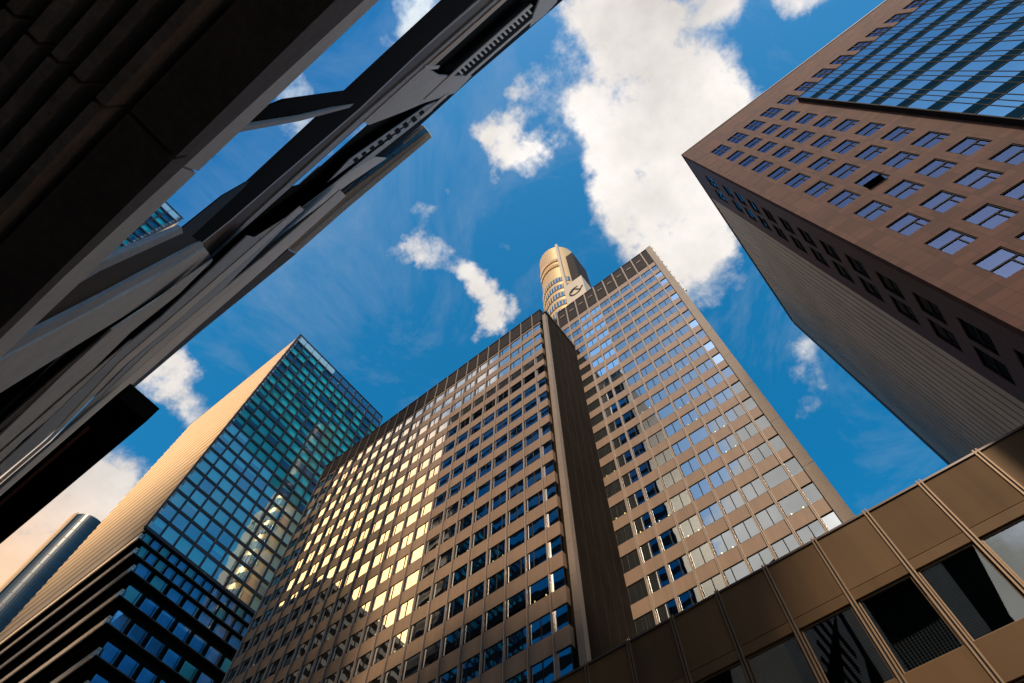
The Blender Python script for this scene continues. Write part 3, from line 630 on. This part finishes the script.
for (xa, y_a), (xb_, y_b), jx in (((112, 98), (106, 86), 103), ((86, 76), (79, 66), 83), ((63, 57), (55, 48), 62), ((42, 38), (32, 25), 42), ((18, 12), (8, 2), 20), ((-6, -14), (-16, -24), 0), ((-30, -38), (-40, -48), -20)):
    y1_, y0_ = ribline(xa, y_a, zs - .12), ribline(xb_, y_b, zs - .12); xj = onZ(jx, y_a, zs).x; b = MB()
    for q0, q1 in ((-60, xj - .02), (xj + .02, 6)): b.box(q0, q1, y0_, y1_, zs - .12 + CZ, zs + .4 + CZ, M_RIBS)
    b.build('soffit_beam', sf)
# grey fascia band along the canopy edge, leaning glass ribbon above it
A = lambda x: -7 - .93 * (x - 337) if x > 101 else 219 + .90 * (101 - x)
Bq = lambda x: 37 - .945 * (x - 340) if x > 135 else 230 + .948 * (135 - x)
for q0, q1 in ((-80, 158), (160, 420)):
    ypoly('fascia_band', [(q0, A(q0)), (q1, A(q1)), (q1 + 38, Bq(q1 + 38)), (q0 + 38, Bq(q0 + 38))], 1.3, M_CONC, .06)
lean = math.tan(math.radians(1.15)); b = MB(); b.quad([(x, -(1.385 + z * lean), z + CZ) for x, z in ((-16, 6.4), (10, 6.4), (10, 13.5), (-16, 13.5))], M_MIRR); b.build('glass_ribbon', lt)
# dark band under the ribbon and slanted braces
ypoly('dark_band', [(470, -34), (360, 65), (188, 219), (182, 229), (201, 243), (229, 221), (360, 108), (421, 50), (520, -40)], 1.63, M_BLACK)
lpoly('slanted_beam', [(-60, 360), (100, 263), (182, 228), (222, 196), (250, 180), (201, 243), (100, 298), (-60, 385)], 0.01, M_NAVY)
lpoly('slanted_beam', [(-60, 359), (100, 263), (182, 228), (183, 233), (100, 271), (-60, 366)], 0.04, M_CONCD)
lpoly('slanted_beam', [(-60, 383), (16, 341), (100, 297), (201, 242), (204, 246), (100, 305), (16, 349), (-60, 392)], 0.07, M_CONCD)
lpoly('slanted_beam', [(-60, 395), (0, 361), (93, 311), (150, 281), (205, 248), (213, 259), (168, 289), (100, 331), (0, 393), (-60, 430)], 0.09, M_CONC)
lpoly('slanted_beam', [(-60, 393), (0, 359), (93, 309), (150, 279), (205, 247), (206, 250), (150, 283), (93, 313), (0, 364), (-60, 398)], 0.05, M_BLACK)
lpoly('cross_brace', [(235, 120), (283, 100), (360, 89), (356, 96), (366, 102), (243, 130), (200, 150)], 0.01, M_BLACK)
lpoly('cross_brace', [(236, 128), (300, 117), (360, 102), (352, 107), (300, 121), (230, 134)], 0.05, M_CONCD)
# brown band, grey panel, orange strip, grille
ypoly('brown_band', [(520, -40), (478, 0), (420, 50), (360, 107), (229, 220), (200, 243), (207, 258), (247, 221), (360, 118), (420, 66), (495, 0), (540, -40)], 1.780, M_BRWN)
ypoly('band_edge', [(520, -40), (478, 0), (420, 50), (360, 107), (229, 220), (200, 243), (201.5, 244.5), (230.5, 221.5), (361.5, 108.5), (421.5, 51.5), (479.5, 1.5), (522, -39)], 1.772, M_CONCD, .03)
ypoly('grey_panel', [(247, 221), (360, 118), (420, 66), (495, 0), (502, 0), (427, 66), (364, 123), (292, 186), (240, 232), (212, 258)], 1.720, M_CONCD)
ypoly('glass_sliver', [(292, 186), (364, 122), (369, 123), (300, 184)], 1.700, M_MIRR)
ypoly('glass_sliver', [(168, 295), (190, 277), (213, 260), (209, 266), (186, 285)], 1.680, M_MIRR)
ypoly('grey_panel', [(364, 122), (425, 67), (440, 76), (472, 76), (455, 93), (424, 103), (403, 112), (369, 125)], 1.680, M_CONC)
ypoly('orange_strip', [(427, 66), (502, 0), (514, -10), (520, -10), (507, 0), (434, 66)], 1.672, M_PEACH)
ypoly('pale_sill', [(426, 66), (440, 66), (438, 69), (424, 70)], 1.660, M_CONCL, .03)
gr = ypoly('grille_back', [(456, 70), (529, 6), (533, 13), (462, 75)], 1.640, M_BLACK, .03)
for k in range(18):
    t_ = k / 18; x_, y_ = 457 + 73 * t_, 70 - 64 * t_
    ypoly('grille_bar', [(x_, y_), (x_ + 1.7, y_ - 1.5), (x_ + 6.4, y_ + 3.6), (x_ + 4.6, y_ + 5)], 1.628, M_CONCL, .015, gr)
ypoly('grille_rail', [(424, 100), (457, 69), (531, 4), (533, 6), (458, 72), (430, 99)], 1.632, M_CONC, .03)
ypoly('grey_panel', [(534, 14), (530, 27), (546, 14), (557, 2), (560, -14), (545, -14)], 1.620, M_CONC)
ypoly('pale_edge', [(466, 76), (533, 18), (533, 20.5), (469, 76.5)], 1.616, M_CONCL, .03)
ypoly('pale_edge', [(420, 117), (445, 95), (450, 94), (422, 119)], 1.616, M_CONC, .03)
ypoly('grey_panel', [(326, 184), (349, 160), (426, 106), (436, 102), (432, 111), (352, 174), (300, 208), (250, 240), (205, 285)], 1.648, M_CONCD, .04)
for k in range(9):
    t_ = k / 9; x_, y_ = 353 + 74 * t_, 160 - 53 * t_
    ypoly('grille_bar', [(x_, y_), (x_ + 4, y_ - 3), (x_ + 7, y_ + 1), (x_ + 3, y_ + 4.2)], 1.632, M_BLACK, .015, gr)
ypoly('grey_panel', [(318, 196), (350, 172), (375, 157), (387, 158), (350, 183), (290, 228), (236, 270), (200, 297), (240, 255)], 1.600, M_CONC, .04)
# black backing of the lower storeys
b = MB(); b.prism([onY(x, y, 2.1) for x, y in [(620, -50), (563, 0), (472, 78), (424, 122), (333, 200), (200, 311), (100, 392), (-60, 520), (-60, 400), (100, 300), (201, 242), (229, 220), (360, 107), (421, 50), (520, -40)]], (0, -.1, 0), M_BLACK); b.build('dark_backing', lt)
# fan of slanted beams at the lower left
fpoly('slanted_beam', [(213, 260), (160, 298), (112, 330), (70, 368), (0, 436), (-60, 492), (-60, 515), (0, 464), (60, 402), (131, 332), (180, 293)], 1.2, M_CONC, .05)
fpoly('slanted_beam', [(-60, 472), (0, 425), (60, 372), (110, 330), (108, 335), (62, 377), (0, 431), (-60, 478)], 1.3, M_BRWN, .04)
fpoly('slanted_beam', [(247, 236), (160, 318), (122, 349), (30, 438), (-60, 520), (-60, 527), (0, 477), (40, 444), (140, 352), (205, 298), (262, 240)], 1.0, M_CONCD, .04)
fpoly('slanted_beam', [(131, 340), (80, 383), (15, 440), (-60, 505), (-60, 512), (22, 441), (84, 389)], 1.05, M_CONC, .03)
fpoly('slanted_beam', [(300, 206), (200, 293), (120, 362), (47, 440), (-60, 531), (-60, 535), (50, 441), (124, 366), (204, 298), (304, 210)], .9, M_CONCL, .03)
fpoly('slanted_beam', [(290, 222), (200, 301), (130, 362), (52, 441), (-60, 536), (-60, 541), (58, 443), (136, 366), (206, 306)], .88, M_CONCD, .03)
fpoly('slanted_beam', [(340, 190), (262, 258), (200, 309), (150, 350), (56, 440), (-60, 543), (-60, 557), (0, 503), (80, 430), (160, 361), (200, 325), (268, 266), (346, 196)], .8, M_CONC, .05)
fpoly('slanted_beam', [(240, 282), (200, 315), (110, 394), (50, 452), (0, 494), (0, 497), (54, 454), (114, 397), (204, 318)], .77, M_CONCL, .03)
# roof cornice of the tower and the edge of the lower storeys
zpoly('cornice', [(432, 137), (344, 211), (293, 256), (290, 252), (340, 207), (430, 134)], 160, M_CONC)
zpoly('cornice', [(430, 134), (340, 207), (290, 252), (285, 248), (334, 203), (428.5, 131.5)], 160.3, M_BEIGE)
zpoly('cornice', [(423, 125), (402, 142), (404, 144), (424.5, 127)], 160.3, M_BEIGE)
for k in range(11):
    t0_, t1_ = k / 11, (k + .88) / 11; P_ = lambda t, o: (428.8 - 96 * t - o * 4.6, 132 - (-70.5) * t - o * 4.6)
    zpoly('roof_window', [P_(t0_, 0), P_(t1_, 0), P_(t1_, 1), P_(t0_, 1)], 160.6, M_PANE, .2)
zpoly('roof_soffit', [(429, 132), (290, 250), (284, 246), (423, 125)], 161, M_BEIGE, .4)
zpoly('roof_edge', [(296, 254), (200, 332), (122, 398), (116, 396), (196, 327), (288, 250)], 80, M_CONCD)
zpoly('roof_edge', [(290, 254), (200, 328), (118, 396), (114, 392), (196, 323), (286, 248)], 80.4, M_NAVY)
# black canopy slab with a copper strip
cano = MB(); P = [onZ(x, y, 30) for x, y in ((117, 397), (147, 421), (-80, 612), (-80, 560))]
x0_ = (P[0].x + P[1].x) / 2; cano.box(-75, x0_, P[0].y - .1, P[1].y, 30 + CZ, 31.4 + CZ, M_BLACK); co = cano.build('canopy', lt)
b = MB(); xc = onZ(90, 427, 30).x; yc = onZ(90, 427, 29.9).y; b.box(-75, xc, yc - .12, yc + .06, 29.8 + CZ, 30 + CZ, M_COPPER); b.build('copper_strip', co)
#@@CITY
# ------------------------------------------------------------------ neighbouring blocks across the street, seen mirrored in the glass
def block(x0, x1, y0, y1, z, label):
    t = thing('city_block', ((x0 + x1) / 2, (y0 + y1) / 2, 0), label, 'office building')
    b = MB(); b.box(x0, x1, y0, y1, 0, z, M_CITY); b.build('wall', t)
    b = MB(); k = 4
    while k < z - 3:
        b.box(x0 + .5, x1 - .5, y1 - .1, y1 + .06, k, k + 1.9, M_BLACK); b.box(x1 - .1, x1 + .06, y0 + .5, y1 - .5, k, k + 1.9, M_BLACK); k += 3.7
    b.build('window_band', t)
r_ = ray(325, 575); k_ = 70 / r_.y
block(-260, r_.x * k_, -60, -10, r_.z * k_ + CZ, 'grey office block mirrored in the lower left windows of the taupe slab')
block(30, 60, -60, -24, 40, "grey office block mirrored in the glass bay of the granite tower")
block(8, 24, -70, -34, 32, 'low grey office block standing behind the near-black tower')
